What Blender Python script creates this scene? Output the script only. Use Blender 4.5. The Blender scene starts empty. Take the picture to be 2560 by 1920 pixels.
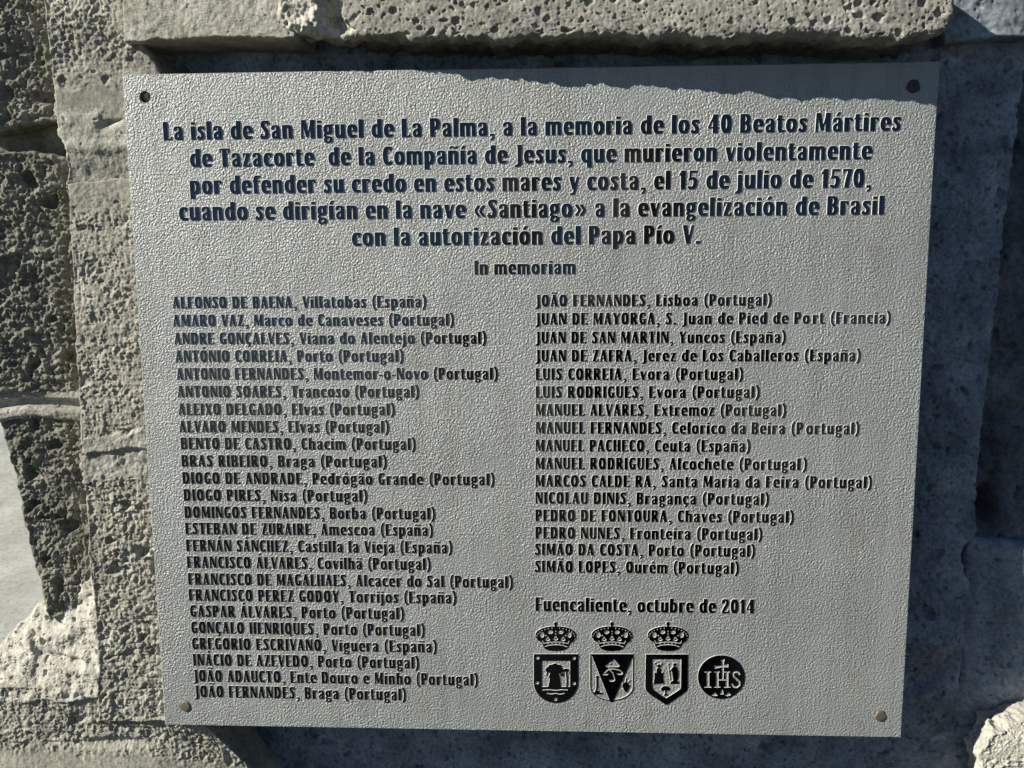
import bpy, math
import numpy as np
from mathutils import Matrix, Vector

C = bpy.context.scene
COL = C.collection
R = math.radians

# ------------------------------------------------------------------ camera, sky, sun, exposure
LEAN = R(11.3)                                  # the wall leans back a little
M_LEAN = Matrix.Rotation(-LEAN, 4, 'X')
FPX = 2373.33                                   # focal length in photo pixels (photo 2560 wide)
CAM = np.array([0.0341, -0.9633, 0.1792])
PITCH, YAW, ROLL = 0.1489, 0.0485, -0.0074
_B = np.array([[1, 0, 0], [0, 0, -1], [0, 1, 0]], float)
def _rx(a): c, s = np.cos(a), np.sin(a); return np.array([[1, 0, 0], [0, c, -s], [0, s, c]])
def _ry(a): c, s = np.cos(a), np.sin(a); return np.array([[c, 0, s], [0, 1, 0], [-s, 0, c]])
def _rz(a): c, s = np.cos(a), np.sin(a); return np.array([[c, -s, 0], [s, c, 0], [0, 0, 1]])
RC = _rz(ROLL) @ _rx(PITCH) @ _ry(YAW) @ _B     # wall frame -> camera (x right, y down, z forward)

cam_d = bpy.data.cameras.new('camera')
cam_d.sensor_width = 36.0
cam_d.lens = 36.0 * FPX / 2560.0
cam_d.clip_start = 0.02
cam_d.clip_end = 3000.0
cam = bpy.data.objects.new('camera', cam_d)
COL.objects.link(cam)
mw = Matrix.Identity(4)
for i in range(3):
    mw[i][0], mw[i][1], mw[i][2], mw[i][3] = RC[0][i], -RC[1][i], -RC[2][i], CAM[i]
cam.matrix_world = M_LEAN @ mw
C.camera = cam

SUN_WALL = Vector((0.775, 0.40, -0.485)).normalized()      # light direction in the wall's frame
SUN_DIR = (M_LEAN.to_3x3() @ SUN_WALL).normalized()
to_sun = -SUN_DIR
world = bpy.data.worlds.new("World"); C.world = world
world.use_nodes = True
wn = world.node_tree.nodes; wl = world.node_tree.links
wn.clear()
sky = wn.new('ShaderNodeTexSky'); sky.sky_type = 'NISHITA'; sky.sun_disc = False
sky.sun_elevation = math.asin(to_sun.z)
sky.sun_rotation = math.atan2(to_sun.x, to_sun.y)
sky.air_density = 1.0; sky.dust_density = 0.05; sky.ozone_density = 4.0
bg = wn.new('ShaderNodeBackground'); bg.inputs['Strength'].default_value = 0.05
wo = wn.new('ShaderNodeOutputWorld')
wl.new(sky.outputs[0], bg.inputs['Color']); wl.new(bg.outputs[0], wo.inputs['Surface'])

sun_d = bpy.data.lights.new('sun', 'SUN')
sun_d.energy = 5.0; sun_d.angle = R(0.5); sun_d.color = (1.0, 0.95, 0.85)
sun = bpy.data.objects.new('sun', sun_d); COL.objects.link(sun)
sun.rotation_euler = SUN_DIR.to_track_quat('-Z', 'Y').to_euler()

C.view_settings.view_transform = 'Standard'
C.view_settings.look = 'None'
C.view_settings.exposure = 0.45
C.view_settings.gamma = 1.0
C.view_settings.use_curve_mapping = False
C.render.engine = 'CYCLES'

# ------------------------------------------------------------------ helpers
D = 2560.0 / 2212.0
def unproj(px, py, y):
    """photo pixel + depth behind the plaque's face (metres) -> point in the wall's frame"""
    px = np.asarray(px, float); py = np.asarray(py, float); y = np.asarray(y, float)
    v = np.stack([(px - 1280) / FPX, (py - 960) / FPX, np.ones_like(px)], -1)
    d = v @ RC
    t = (y - CAM[1]) / d[..., 1]
    return CAM + d * t[..., None]
def at(px, py, y=0.0):
    return unproj(np.array([px]), np.array([py]), np.array([y]))[0]

ROOTS = []
def root_empty(name, loc, label, cat, group=None):
    o = bpy.data.objects.new(name, None); COL.objects.link(o)
    o.empty_display_size = 0.05
    o.location = loc
    o['label'] = label; o['category'] = cat
    o['kind'] = 'thing'
    if group: o['group'] = group
    ROOTS.append(o)
    return o
def origin_of(o):
    v = Vector((0, 0, 0))
    while o is not None:
        v = v + o.location; o = o.parent
    return np.array(v)
def link_mesh(name, me, mats, parent=None, label=None):
    o = bpy.data.objects.new(name, me); COL.objects.link(o)
    for m in (mats if isinstance(mats, (list, tuple)) else [mats]):
        me.materials.append(m)
    if parent is not None: o.parent = parent
    if label: o['label'] = label
    return o
def mesh_np(name, verts, faces, mat_idx=None, smooth=None):
    """faces: (n,4) or (n,3) array, or list of such arrays"""
    if not isinstance(faces, list): faces = [faces]
    faces = [f for f in faces if len(f)]
    me = bpy.data.meshes.new(name)
    me.vertices.add(len(verts)); me.vertices.foreach_set('co', np.ascontiguousarray(verts, np.float32).ravel())
    lens = np.concatenate([np.full(len(f), f.shape[1], np.int32) for f in faces])
    idx = np.concatenate([f.astype(np.int32).ravel() for f in faces])
    me.loops.add(len(idx)); me.loops.foreach_set('vertex_index', idx)
    me.polygons.add(len(lens))
    starts = np.concatenate([[0], np.cumsum(lens)[:-1]]).astype(np.int32)
    me.polygons.foreach_set('loop_start', starts)
    try: me.polygons.foreach_set('loop_total', lens)
    except Exception: pass
    if mat_idx is not None: me.polygons.foreach_set('material_index', mat_idx.astype(np.int32))
    if smooth is not None:
        me.polygons.foreach_set('use_smooth', np.full(len(lens), bool(smooth)) if np.isscalar(smooth) else smooth)
    me.update(calc_edges=True); me.validate()
    return me

# ---- noise
def _hash(ix, iy, iz, seed):
    h = (ix.astype(np.int64) * 374761393 + iy.astype(np.int64) * 668265263 + iz.astype(np.int64) * 2147483647 + seed * 974711) & 0x7fffffff
    h = ((h ^ (h >> 13)) * 1274126177) & 0x7fffffff
    h = ((h ^ (h >> 16)) * 1911520717) & 0x7fffffff
    return (h ^ (h >> 15)) & 0xffffff
def rnd(ix, iy, iz, seed): return _hash(ix, iy, iz, seed) / float(0xffffff)
def perlin(x, y, seed=0):
    x0 = np.floor(x); y0 = np.floor(y); fx = x - x0; fy = y - y0
    x0 = x0.astype(np.int64); y0 = y0.astype(np.int64); z = np.zeros_like(x0)
    def g(ix, iy, dx, dy):
        a = rnd(ix, iy, z, seed) * 2 * np.pi
        return np.cos(a) * dx + np.sin(a) * dy
    u = fx * fx * fx * (fx * (fx * 6 - 15) + 10); v = fy * fy * fy * (fy * (fy * 6 - 15) + 10)
    a = g(x0, y0, fx, fy) * (1 - u) + g(x0 + 1, y0, fx - 1, fy) * u
    b = g(x0, y0 + 1, fx, fy - 1) * (1 - u) + g(x0 + 1, y0 + 1, fx - 1, fy - 1) * u
    return (a * (1 - v) + b * v) * 1.5
def fbm(x, y, size, octs=4, gain=0.5, seed=0):
    s = np.zeros_like(x); a = 1.0; f = 1.0 / size
    for i in range(octs):
        s += a * perlin(x * f + 17.3 * i, y * f - 9.1 * i, seed + i); a *= gain; f *= 2.03
    return s
def ridged(x, y, size, octs=3, seed=0):
    s = np.zeros_like(x); a = 1.0; f = 1.0 / size
    for i in range(octs):
        s += a * (1 - 2 * np.abs(perlin(x * f + 5.7 * i, y * f + 3.1 * i, seed + i))); a *= 0.5; f *= 2.1
    return s
def pores(x, y, cell, rmin, rmax, depth, dens, seed=0, stretch=1.0, power=2.0):
    """depth (>=0) of round vesicles scattered one per cell"""
    x = x / stretch
    wx = x + 0.25 * cell * perlin(x / cell * 1.7, y / cell * 1.7, seed + 91)
    wy = y + 0.25 * cell * perlin(x / cell * 1.7 + 40, y / cell * 1.7, seed + 92)
    cx = np.floor(wx / cell).astype(np.int64); cy = np.floor(wy / cell).astype(np.int64)
    out = np.zeros_like(x); z = np.zeros_like(cx)
    for i in (-1, 0, 1):
        for j in (-1, 0, 1):
            ix = cx + i; iy = cy + j
            px = (ix + rnd(ix, iy, z, seed)) * cell; py = (iy + rnd(ix, iy, z + 1, seed)) * cell
            q = rnd(ix, iy, z + 2, seed)
            r = rmin + (rmax - rmin) * q ** power
            on = rnd(ix, iy, z + 3, seed) < dens
            d = np.hypot(wx - px, wy - py) / r
            prof = np.clip(1 - d ** 3, 0, 1) ** 0.6
            out = np.maximum(out, np.where(on, prof * depth * (0.5 + 0.5 * r / rmax), 0))
    return out
def smooth01(t): t = np.clip(t, 0, 1); return t * t * (3 - 2 * t)

# ---- stone patches: an outline of four curves, filled, roughened, with sides running back into the wall
def curve3(pts, n):
    p = np.array([unproj(np.array([a * D]), np.array([b * D]), np.array([c * 0.001]))[0] for a, b, c in pts])
    seg = np.r_[0, np.cumsum(np.linalg.norm(np.diff(p, axis=0), axis=1))]
    t = np.linspace(0, seg[-1], n)
    return np.stack([np.interp(t, seg, p[:, k]) for k in range(3)], 1)
def stone(name, mat, parent, left, right, top, bottom, disp, step=0.9, edge=3.0, thick=60.0, label=None, rough_edge=1.0, seed=0, sides=10):
    """left/right run top to bottom, top/bottom run left to right: lists of (px, py, depth mm) in picture scale 2212.
       disp(x, z, u, v) -> outward relief in metres"""
    step *= 0.001; edge *= 0.001; thick *= 0.001
    def length(c):
        p = curve3(c, 40); return np.linalg.norm(np.diff(p, axis=0), axis=1).sum()
    nu = int(max(length(top), length(bottom)) / step) + 2
    nv = int(max(length(left), length(right)) / step) + 2
    L = curve3(left, nv); Rr = curve3(right, nv); T = curve3(top, nu); B = curve3(bottom, nu)
    u = np.linspace(0, 1, nu)[None, :, None]; v = np.linspace(0, 1, nv)[:, None, None]
    P = (1 - u) * L[:, None] + u * Rr[:, None] + (1 - v) * T[None] + v * B[None] \
        - ((1 - u) * (1 - v) * L[0] + u * (1 - v) * Rr[0] + (1 - u) * v * L[-1] + u * v * Rr[-1])
    X = P[..., 0].copy(); Y = P[..., 1].copy(); Z = P[..., 2].copy()
    uu = np.broadcast_to(u[..., 0], X.shape); vv = np.broadcast_to(v[..., 0], X.shape)
    W_ = np.linalg.norm(T[-1] - T[0]); H_ = np.linalg.norm(L[-1] - L[0])
    wW = np.linalg.norm(Rr - L, axis=1)[:, None]; hH = np.linalg.norm(B - T, axis=1)[None, :]
    d_edge = np.minimum(np.minimum(uu, 1 - uu) * wW, np.minimum(vv, 1 - vv) * hH)
    # wander of the outline
    wob = rough_edge * 0.001
    fall = np.clip(1 - d_edge / 0.012, 0, 1)
    fall2 = np.clip(1 - d_edge / 0.03, 0, 1)
    X += fall * wob * 0.8 * fbm(X, Z, 0.010, 3, 0.6, seed=seed + 50) + fall2 * wob * 1.5 * fbm(X, Z, 0.055, 3, 0.6, seed=seed + 51)
    Z += fall * wob * 0.8 * fbm(X, Z, 0.010, 3, 0.6, seed=seed + 60) + fall2 * wob * 1.5 * fbm(X, Z, 0.055, 3, 0.6, seed=seed + 61)
    rnd_e = edge * (0.7 + 0.6 * fbm(X, Z, 0.02, 3, seed=seed + 70).clip(-0.8, 0.8))
    t = np.clip(d_edge / np.maximum(rnd_e, 1e-5), 0, 1)
    drop = edge * (1 - np.sqrt(np.clip(1 - (1 - t) ** 2, 0, 1)))
    Y += drop - disp(X, Z, uu, vv) * (0.25 + 0.75 * smooth01(d_edge / (edge * 1.5 + 1e-6)))
    V = np.stack([X, Y, Z], -1).reshape(-1, 3)
    I = np.arange(nu * nv).reshape(nv, nu)
    F = np.stack([I[:-1, :-1].ravel(), I[1:, :-1].ravel(), I[1:, 1:].ravel(), I[:-1, 1:].ravel()], 1)
    loop = np.r_[I[0, :-1], I[:-1, -1], I[-1, :0:-1], I[:0:-1, 0]]
    vs = [V]; fs = [F]; prev = loop; base = len(V)
    nc = len(loop); kk = np.arange(-18, 19); sm = V[loop].copy()
    acc = np.zeros_like(sm); ww = 0
    corner = np.array([0, nu - 1, nu - 1 + nv - 1, 2 * (nu - 1) + nv - 1])
    dc = np.min(np.abs((np.arange(nc)[:, None] - corner[None] + nc // 2) % nc - nc // 2), axis=1)
    for o_ in kk: acc += np.roll(sm, o_, 0)
    acc /= len(kk)
    keepc = np.clip(dc / 18.0, 0, 1)[:, None]
    sm = sm * (1 - keepc) + acc * keepc                 # the sides run back smoother than the broken front edge
    for k in range(1, sides + 1):
        f_ = smooth01(k / min(sides, 3.0)) * 0.9
        q = V[loop] * (1 - f_) + sm * f_
        q[:, 1] += thick * (k / sides) ** 1.3
        q[:, 0] += 0.0012 * rough_edge * fbm(q[:, 1], q[:, 2], 0.012, 2, seed=seed + 80)
        q[:, 2] += 0.0012 * rough_edge * fbm(q[:, 0], q[:, 1], 0.012, 2, seed=seed + 81)
        ids = base + np.arange(len(loop)); base += len(loop)
        vs.append(q)
        nx = np.roll(ids, -1); px = np.roll(prev, -1)
        fs.append(np.stack([prev, px, nx, ids], 1)); prev = ids
    V = np.concatenate(vs) - origin_of(parent)
    me = mesh_np(name, V, np.concatenate(fs), smooth=True)
    return link_mesh(name, me, mat, parent, label)

# ------------------------------------------------------------------ materials
def new_mat(name):
    m = bpy.data.materials.new(name); m.use_nodes = True
    nt = m.node_tree; b = nt.nodes['Principled BSDF']
    return m, nt, b
def node(nt, kind, **kw):
    n = nt.nodes.new(kind)
    for k, v in kw.items():
        if k in n.inputs: n.inputs[k].default_value = v
        else: setattr(n, k, v)
    return n
def ramp(nt, fac, stops):
    r = nt.nodes.new('ShaderNodeValToRGB')
    el = r.color_ramp.elements
    while len(el) < len(stops): el.new(0.5)
    for e, (p, c) in zip(el, stops):
        e.position = p; e.color = (*c, 1) if len(c) == 3 else c
    nt.links.new(fac, r.inputs[0])
    return r
def mat_stone(name, c0, c1, c2, scale=35.0, grain=900.0, bump=0.35, rough=0.93, spec=0.15, blot=None):
    m, nt, b = new_mat(name)
    tc = node(nt, 'ShaderNodeTexCoord')
    n1 = node(nt, 'ShaderNodeTexNoise', Scale=scale, Detail=6.0, Roughness=0.62)
    nt.links.new(tc.outputs['Object'], n1.inputs['Vector'])
    r1 = ramp(nt, n1.outputs['Fac'], [(0.3, c0), (0.52, c1), (0.72, c2)])
    n2 = node(nt, 'ShaderNodeTexNoise', Scale=grain, Detail=3.0, Roughness=0.7)
    nt.links.new(tc.outputs['Object'], n2.inputs['Vector'])
    mx = node(nt, 'ShaderNodeMix', data_type='RGBA', blend_type='OVERLAY')
    mx.inputs[0].default_value = 0.55
    nt.links.new(r1.outputs[0], mx.inputs[6]); nt.links.new(n2.outputs['Fac'], mx.inputs[7])
    n4 = node(nt, 'ShaderNodeTexNoise', Scale=210.0, Detail=4.0, Roughness=0.7)
    nt.links.new(tc.outputs['Object'], n4.inputs['Vector'])
    r4 = ramp(nt, n4.outputs['Fac'], [(0.36, (0.55, 0.56, 0.57)), (0.52, (1, 1, 1)), (0.66, (1.18, 1.16, 1.10))])
    mm = node(nt, 'ShaderNodeMix', data_type='RGBA', blend_type='MULTIPLY'); mm.inputs[0].default_value = 0.75
    nt.links.new(mx.outputs[2], mm.inputs[6]); nt.links.new(r4.outputs[0], mm.inputs[7])
    col = mm.outputs[2]
    if blot:
        n3 = node(nt, 'ShaderNodeTexNoise', Scale=blot[1], Detail=5.0, Roughness=0.65)
        nt.links.new(tc.outputs['Object'], n3.inputs['Vector'])
        r3 = ramp(nt, n3.outputs['Fac'], [(blot[2], (0, 0, 0)), (blot[2] + 0.1, (1, 1, 1))])
        mb = node(nt, 'ShaderNodeMix', data_type='RGBA')
        nt.links.new(r3.outputs[0], mb.inputs[0]); nt.links.new(col, mb.inputs[6])
        mb.inputs[7].default_value = (*blot[0], 1)
        col = mb.outputs[2]
    nt.links.new(col, b.inputs['Base Color'])
    b.inputs['Roughness'].default_value = rough
    b.inputs['Specular IOR Level'].default_value = spec
    bp = node(nt, 'ShaderNodeBump', Strength=bump, Distance=0.0012)
    nt.links.new(n2.outputs['Fac'], bp.inputs['Height']); nt.links.new(bp.outputs[0], b.inputs['Normal'])
    return m
M_tuff = mat_stone('tuff', (0.25, 0.243, 0.20), (0.38, 0.367, 0.30), (0.48, 0.467, 0.39))
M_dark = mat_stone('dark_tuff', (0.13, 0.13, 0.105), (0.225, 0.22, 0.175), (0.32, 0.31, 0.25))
M_mortar = mat_stone('grey_mortar', (0.27, 0.263, 0.22), (0.39, 0.38, 0.32), (0.49, 0.48, 0.415), scale=30, bump=0.35)
M_lime = mat_stone('pale_lime_mortar', (0.40, 0.385, 0.325), (0.52, 0.50, 0.425), (0.62, 0.60, 0.52), scale=30, bump=0.25)
M_lintel = mat_stone('vesicular_basalt', (0.22, 0.215, 0.185), (0.305, 0.298, 0.255), (0.375, 0.367, 0.315), scale=28, bump=0.2,
                     blot=((0.55, 0.53, 0.47), 60, 0.66))
M_shade = mat_stone('shade_blue_basalt', (0.13, 0.15, 0.17), (0.28, 0.31, 0.34), (0.42, 0.455, 0.485), scale=20, bump=0.6,  # grey stone with the blue cast of the shade put into its colour
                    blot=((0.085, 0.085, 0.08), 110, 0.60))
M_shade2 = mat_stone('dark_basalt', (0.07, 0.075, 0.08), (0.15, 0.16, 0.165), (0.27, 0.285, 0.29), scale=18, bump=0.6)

def mat_plate():
    m, nt, b = new_mat('etched_steel')
    tc = node(nt, 'ShaderNodeTexCoord')
    n1 = node(nt, 'ShaderNodeTexNoise', Scale=480.0, Detail=1.5, Roughness=0.5, Distortion=0.3)
    n2 = node(nt, 'ShaderNodeTexNoise', Scale=9.0, Detail=5.0, Roughness=0.6)
    n3 = node(nt, 'ShaderNodeTexNoise', Scale=24.0, Detail=5.0, Roughness=0.65)
    for n in (n1, n2, n3): nt.links.new(tc.outputs['Object'], n.inputs['Vector'])
    r2 = ramp(nt, n2.outputs['Fac'], [(0.3, (0.335, 0.35, 0.335)), (0.7, (0.40, 0.415, 0.397))])
    r3 = ramp(nt, n3.outputs['Fac'], [(0.59, (0, 0, 0)), (0.76, (0.6, 0.6, 0.6))])
    mx = node(nt, 'ShaderNodeMix', data_type='RGBA')
    nt.links.new(r3.outputs[0], mx.inputs[0]); nt.links.new(r2.outputs[0], mx.inputs[6])
    mx.inputs[7].default_value = (0.26, 0.24, 0.19, 1)
    mp = node(nt, 'ShaderNodeMapping'); mp.inputs['Scale'].default_value = (60.0, 60.0, 2.2)
    n7 = node(nt, 'ShaderNodeTexNoise', Scale=1.0, Detail=5.0, Roughness=0.6)
    nt.links.new(tc.outputs['Object'], mp.inputs[0]); nt.links.new(mp.outputs[0], n7.inputs['Vector'])
    r7 = ramp(nt, n7.outputs['Fac'], [(0.36, (0.84, 0.83, 0.80)), (0.55, (1, 1, 1))])
    m7 = node(nt, 'ShaderNodeMix', data_type='RGBA', blend_type='MULTIPLY'); m7.inputs[0].default_value = 0.7
    nt.links.new(mx.outputs[2], m7.inputs[6]); nt.links.new(r7.outputs[0], m7.inputs[7])
    nt.links.new(m7.outputs[2], b.inputs['Base Color'])
    b.inputs['Metallic'].default_value = 0.35
    b.inputs['Roughness'].default_value = 0.5
    b.inputs['Specular IOR Level'].default_value = 0.35
    n5 = node(nt, 'ShaderNodeTexNoise', Scale=14.0, Detail=4.0, Roughness=0.6)
    n6 = node(nt, 'ShaderNodeTexNoise', Scale=1100.0, Detail=1.0)
    for n in (n5, n6): nt.links.new(tc.outputs['Object'], n.inputs['Vector'])
    amp = node(nt, 'ShaderNodeMapRange'); amp.inputs['From Min'].default_value = 0.3; amp.inputs['From Max'].default_value = 0.7
    amp.inputs['To Min'].default_value = 0.55; amp.inputs['To Max'].default_value = 1.25
    nt.links.new(n5.outputs['Fac'], amp.inputs['Value'])
    hm = node(nt, 'ShaderNodeMath', operation='MULTIPLY'); nt.links.new(n1.outputs['Fac'], hm.inputs[0]); nt.links.new(amp.outputs[0], hm.inputs[1])
    h2 = node(nt, 'ShaderNodeMath', operation='MULTIPLY_ADD'); nt.links.new(n6.outputs['Fac'], h2.inputs[0]); h2.inputs[1].default_value = 0.22
    nt.links.new(hm.outputs[0], h2.inputs[2])
    bp = node(nt, 'ShaderNodeBump', Strength=1.0, Distance=0.0018)
    nt.links.new(h2.outputs[0], bp.inputs['Height']); nt.links.new(bp.outputs[0], b.inputs['Normal'])
    return m
M_plate = mat_plate()
def mat_polish():
    m, nt, b = new_mat('polished_steel')
    tc = node(nt, 'ShaderNodeTexCoord')
    n1 = node(nt, 'ShaderNodeTexNoise', Scale=160.0, Detail=4.0, Roughness=0.6)
    nt.links.new(tc.outputs['Object'], n1.inputs['Vector'])
    r1 = ramp(nt, n1.outputs['Fac'], [(0.3, (0.062, 0.068, 0.078)), (0.7, (0.095, 0.104, 0.117))])
    nt.links.new(r1.outputs[0], b.inputs['Base Color'])
    b.inputs['Metallic'].default_value = 1.0
    b.inputs['Roughness'].default_value = 0.13
    bp = node(nt, 'ShaderNodeBump', Strength=0.06, Distance=0.0006)
    nt.links.new(n1.outputs['Fac'], bp.inputs['Height']); nt.links.new(bp.outputs[0], b.inputs['Normal'])
    return m
M_polish = mat_polish()
def mat_plain(name, c, rough, metal=0.0, spec=0.5):
    m, nt, b = new_mat(name)
    tc = node(nt, 'ShaderNodeTexCoord')
    n1 = node(nt, 'ShaderNodeTexNoise', Scale=400.0, Detail=4.0)
    nt.links.new(tc.outputs['Object'], n1.inputs['Vector'])
    r1 = ramp(nt, n1.outputs['Fac'], [(0.3, tuple(x * 0.7 for x in c)), (0.7, tuple(min(1, x * 1.25) for x in c))])
    nt.links.new(r1.outputs[0], b.inputs['Base Color'])
    b.inputs['Roughness'].default_value = rough; b.inputs['Metallic'].default_value = metal
    b.inputs['Specular IOR Level'].default_value = spec
    return m
M_flank = mat_plain('etched_flank', (0.56, 0.56, 0.51), 0.55)
M_screw = mat_plain('weathered_screw', (0.15, 0.125, 0.095), 0.5, 0.3)
M_screw_dark = mat_plain('dark_screw', (0.05, 0.045, 0.042), 0.5, 0.2)

# ------------------------------------------------------------------ ground (stands in the world frame)
def make_ground():
    n = 60
    z0 = -1.22
    v = np.array([(-5, 0.6, z0), (3, 0.6, z0), (3, 9, z0), (-5, 9, z0)], float)
    q = np.array([(-1500, -1500, z0 - 0.004), (1500, -1500, z0 - 0.004), (1500, 1500, z0 - 0.004), (-1500, 1500, z0 - 0.004)], float)
    g = mat_stone('lava_gravel', (0.035, 0.034, 0.033), (0.055, 0.053, 0.05), (0.08, 0.077, 0.073), scale=3.0, grain=60.0)
    t = link_mesh('ground', mesh_np('ground', q, np.array([[0, 1, 2, 3]])), g)
    t['kind'] = 'structure'
    m, nt, b = new_mat('paving')
    tc = node(nt, 'ShaderNodeTexCoord')
    br = node(nt, 'ShaderNodeTexBrick', Scale=1.0)
    br.inputs['Color1'].default_value = (0.52, 0.52, 0.47, 1); br.inputs['Color2'].default_value = (0.55, 0.545, 0.49, 1)
    br.inputs['Mortar'].default_value = (0.52, 0.515, 0.47, 1); br.inputs['Mortar Size'].default_value = 0.004
    br.inputs['Brick Width'].default_value = 40.0; br.inputs['Row Height'].default_value = 0.62
    mp = node(nt, 'ShaderNodeMapping'); mp.inputs['Rotation'].default_value = (0, 0, R(8))
    nt.links.new(tc.outputs['Object'], mp.inputs[0]); nt.links.new(mp.outputs[0], br.inputs['Vector'])
    n1 = node(nt, 'ShaderNodeTexNoise', Scale=5.0, Detail=8.0, Roughness=0.65)
    nt.links.new(tc.outputs['Object'], n1.inputs['Vector'])
    r1 = ramp(nt, n1.outputs['Fac'], [(0.3, (0.62, 0.61, 0.58)), (0.7, (1.0, 1.0, 1.0))])
    mx = node(nt, 'ShaderNodeMix', data_type='RGBA', blend_type='MULTIPLY'); mx.inputs[0].default_value = 1.0
    nt.links.new(br.outputs[0], mx.inputs[6]); nt.links.new(r1.outputs[0], mx.inputs[7])
    n2 = node(nt, 'ShaderNodeTexNoise', Scale=70.0, Detail=6.0, Roughness=0.75)
    nt.links.new(tc.outputs['Object'], n2.inputs['Vector'])
    r2 = ramp(nt, n2.outputs['Fac'], [(0.32, (0.55, 0.54, 0.52)), (0.5, (1, 1, 1)), (0.7, (1.1, 1.1, 1.08))])
    m2 = node(nt, 'ShaderNodeMix', data_type='RGBA', blend_type='MULTIPLY'); m2.inputs[0].default_value = 0.8
    nt.links.new(mx.outputs[2], m2.inputs[6]); nt.links.new(r2.outputs[0], m2.inputs[7])
    nt.links.new(m2.outputs[2], b.inputs['Base Color'])
    b.inputs['Roughness'].default_value = 0.9
    o = link_mesh('pavement', mesh_np('pavement', v, np.array([[0, 1, 2, 3]])), m)
    o['kind'] = 'structure'
make_ground()

# ------------------------------------------------------------------ stonework
def d_rough(a=1.0, seed=0):
    def f(x, z, u, v):
        d = 0.0030 * fbm(x, z, 0.030, 3, 0.5, seed) + 0.0018 * fbm(x, z, 0.0080, 3, 0.6, seed + 9) - 0.0014 * ridged(x, z, 0.0085, 3, seed + 20)
        d += 0.0008 * fbm(x, z, 0.0026, 2, 0.6, seed + 25)
        d -= pores(x, z, 0.018, 0.0015, 0.0045, 0.004, 0.35, seed + 30) + pores(x, z, 0.040, 0.004, 0.011, 0.009, 0.4, seed + 33, 1.3)
        return a * d
    return f
def d_pitted(a=1.0, seed=0, big=0.35):
    def f(x, z, u, v):
        d = 0.0014 * fbm(x, z, 0.035, 3, 0.5, seed) + 0.0011 * fbm(x, z, 0.0058, 3, 0.6, seed + 9) - 0.0006 * ridged(x, z, 0.0060, 3, seed + 12)
        d *= 0.45 + 0.9 * smooth01(fbm(x, z, 0.028, 3, 0.5, seed + 40) + 0.5)
        d += 0.0004 * fbm(x, z, 0.0022, 2, 0.6, seed + 25) - pores(x, z, 0.034, 0.003, 0.008, 0.006, 0.3, seed + 33, 1.4)
        d -= pores(x, z, 0.015, 0.0010, 0.0034, 0.0028, big * 0.5, seed + 30) + pores(x, z, 0.006, 0.0005, 0.0014, 0.0010, 0.25, seed + 31)
        return a * d
    return f
def d_smooth(a=1.0, seed=0):
    def f(x, z, u, v):
        return a * (0.0014 * fbm(x, z, 0.035, 3, 0.5, seed) + 0.0005 * fbm(x, z, 0.006, 3, 0.65, seed + 5) + 0.0003 * fbm(x, z, 0.002, 2, 0.6, seed + 6)
                    - pores(x, z, 0.010, 0.0005, 0.0018, 0.0016, 0.45, seed + 7))
    return f
def d_vesic(a=1.0, seed=0):
    def f(x, z, u, v):
        big = smooth01(fbm(x, z, 0.05, 2, 0.5, seed + 2) + 0.55)
        d = 0.0012 * fbm(x, z, 0.04, 3, 0.5, seed) + 0.0006 * fbm(x, z, 0.005, 3, 0.6, seed + 9)
        d -= pores(x, z, 0.0085, 0.0012, 0.0042, 0.0045, 0.5, seed + 30, 1.2) * (0.5 + 0.5 * big)
        d -= pores(x, z, 0.0042, 0.0006, 0.0016, 0.0020, 0.5, seed + 31, 1.2)
        d -= pores(x, z, 0.030, 0.003, 0.006, 0.007, 0.35, seed + 32, 1.5)
        return a * d
    return f
def hollow(x, z, px, py, rx, rz, ang, depth, y=0.008):
    c = at(px * D, py * D, y)
    dx = x - c[0]; dz = z - c[2]
    ca, sa = math.cos(ang), math.sin(ang)
    e = ((dx * ca + dz * sa) / rx) ** 2 + ((-dx * sa + dz * ca) / rz) ** 2
    return depth * np.exp(-e ** 1.5)

base_z = -0.46
pillar = root_empty('stone_pillar', (0, 0.05, base_z), 'weathered tan and grey stone pillar carrying the inscribed metal plaque', 'stone pillar')
# --- left margin of the pillar, beside the plaque
stone('stone_block', M_tuff, pillar,
      [(88, -60, 0), (96, 40, 0), (108, 130, 2), (121, 262, 4)], [(275, -60, 0), (285, 60, 2), (320, 110, 6), (350, 160, 8), (350, 262, 10)],
      [(88, -60, 0), (275, -60, 0)], [(121, 262, 4), (350, 262, 10)],
      lambda x, z, u, v: d_pitted(1.0, 3, 0.5)(x, z, u, v) * (1 - 0.75 * smooth01((v - 0.55) / 0.3)) + (1 - smooth01((v - 0.35) / 0.5)) * (1 - smooth01((u - 0.55) / 0.45)) * (-0.0012 * ridged(x, z, 0.008, 3, 77)),
      edge=3, label='rough tan stone block at the pillar\'s top corner')
stone('mortar_joint', M_mortar, pillar,
      [(112, 205, 4), (122, 285, 4), (134, 305, 4), (144, 325, 4), (148, 420, 5)], [(330, 190, 9), (330, 420, 9)],
      [(112, 205, 4), (330, 190, 9)], [(148, 420, 5), (330, 420, 9)],
      lambda x, z, u, v: d_smooth(1.0, 11)(x, z, u, v) - 0.0012 + 0.0028 * smooth01((v - 0.05) / 0.25) * smooth01((0.92 - v) / 0.3)
      - hollow(x, z, 243, 252, 0.016, 0.008, 0.75, 0.007) + hollow(x, z, 215, 318, 0.05, 0.006, 0.0, 0.0025),
      edge=2, rough_edge=3, label='smooth mortar joint with a thumb-shaped hollow')
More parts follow.
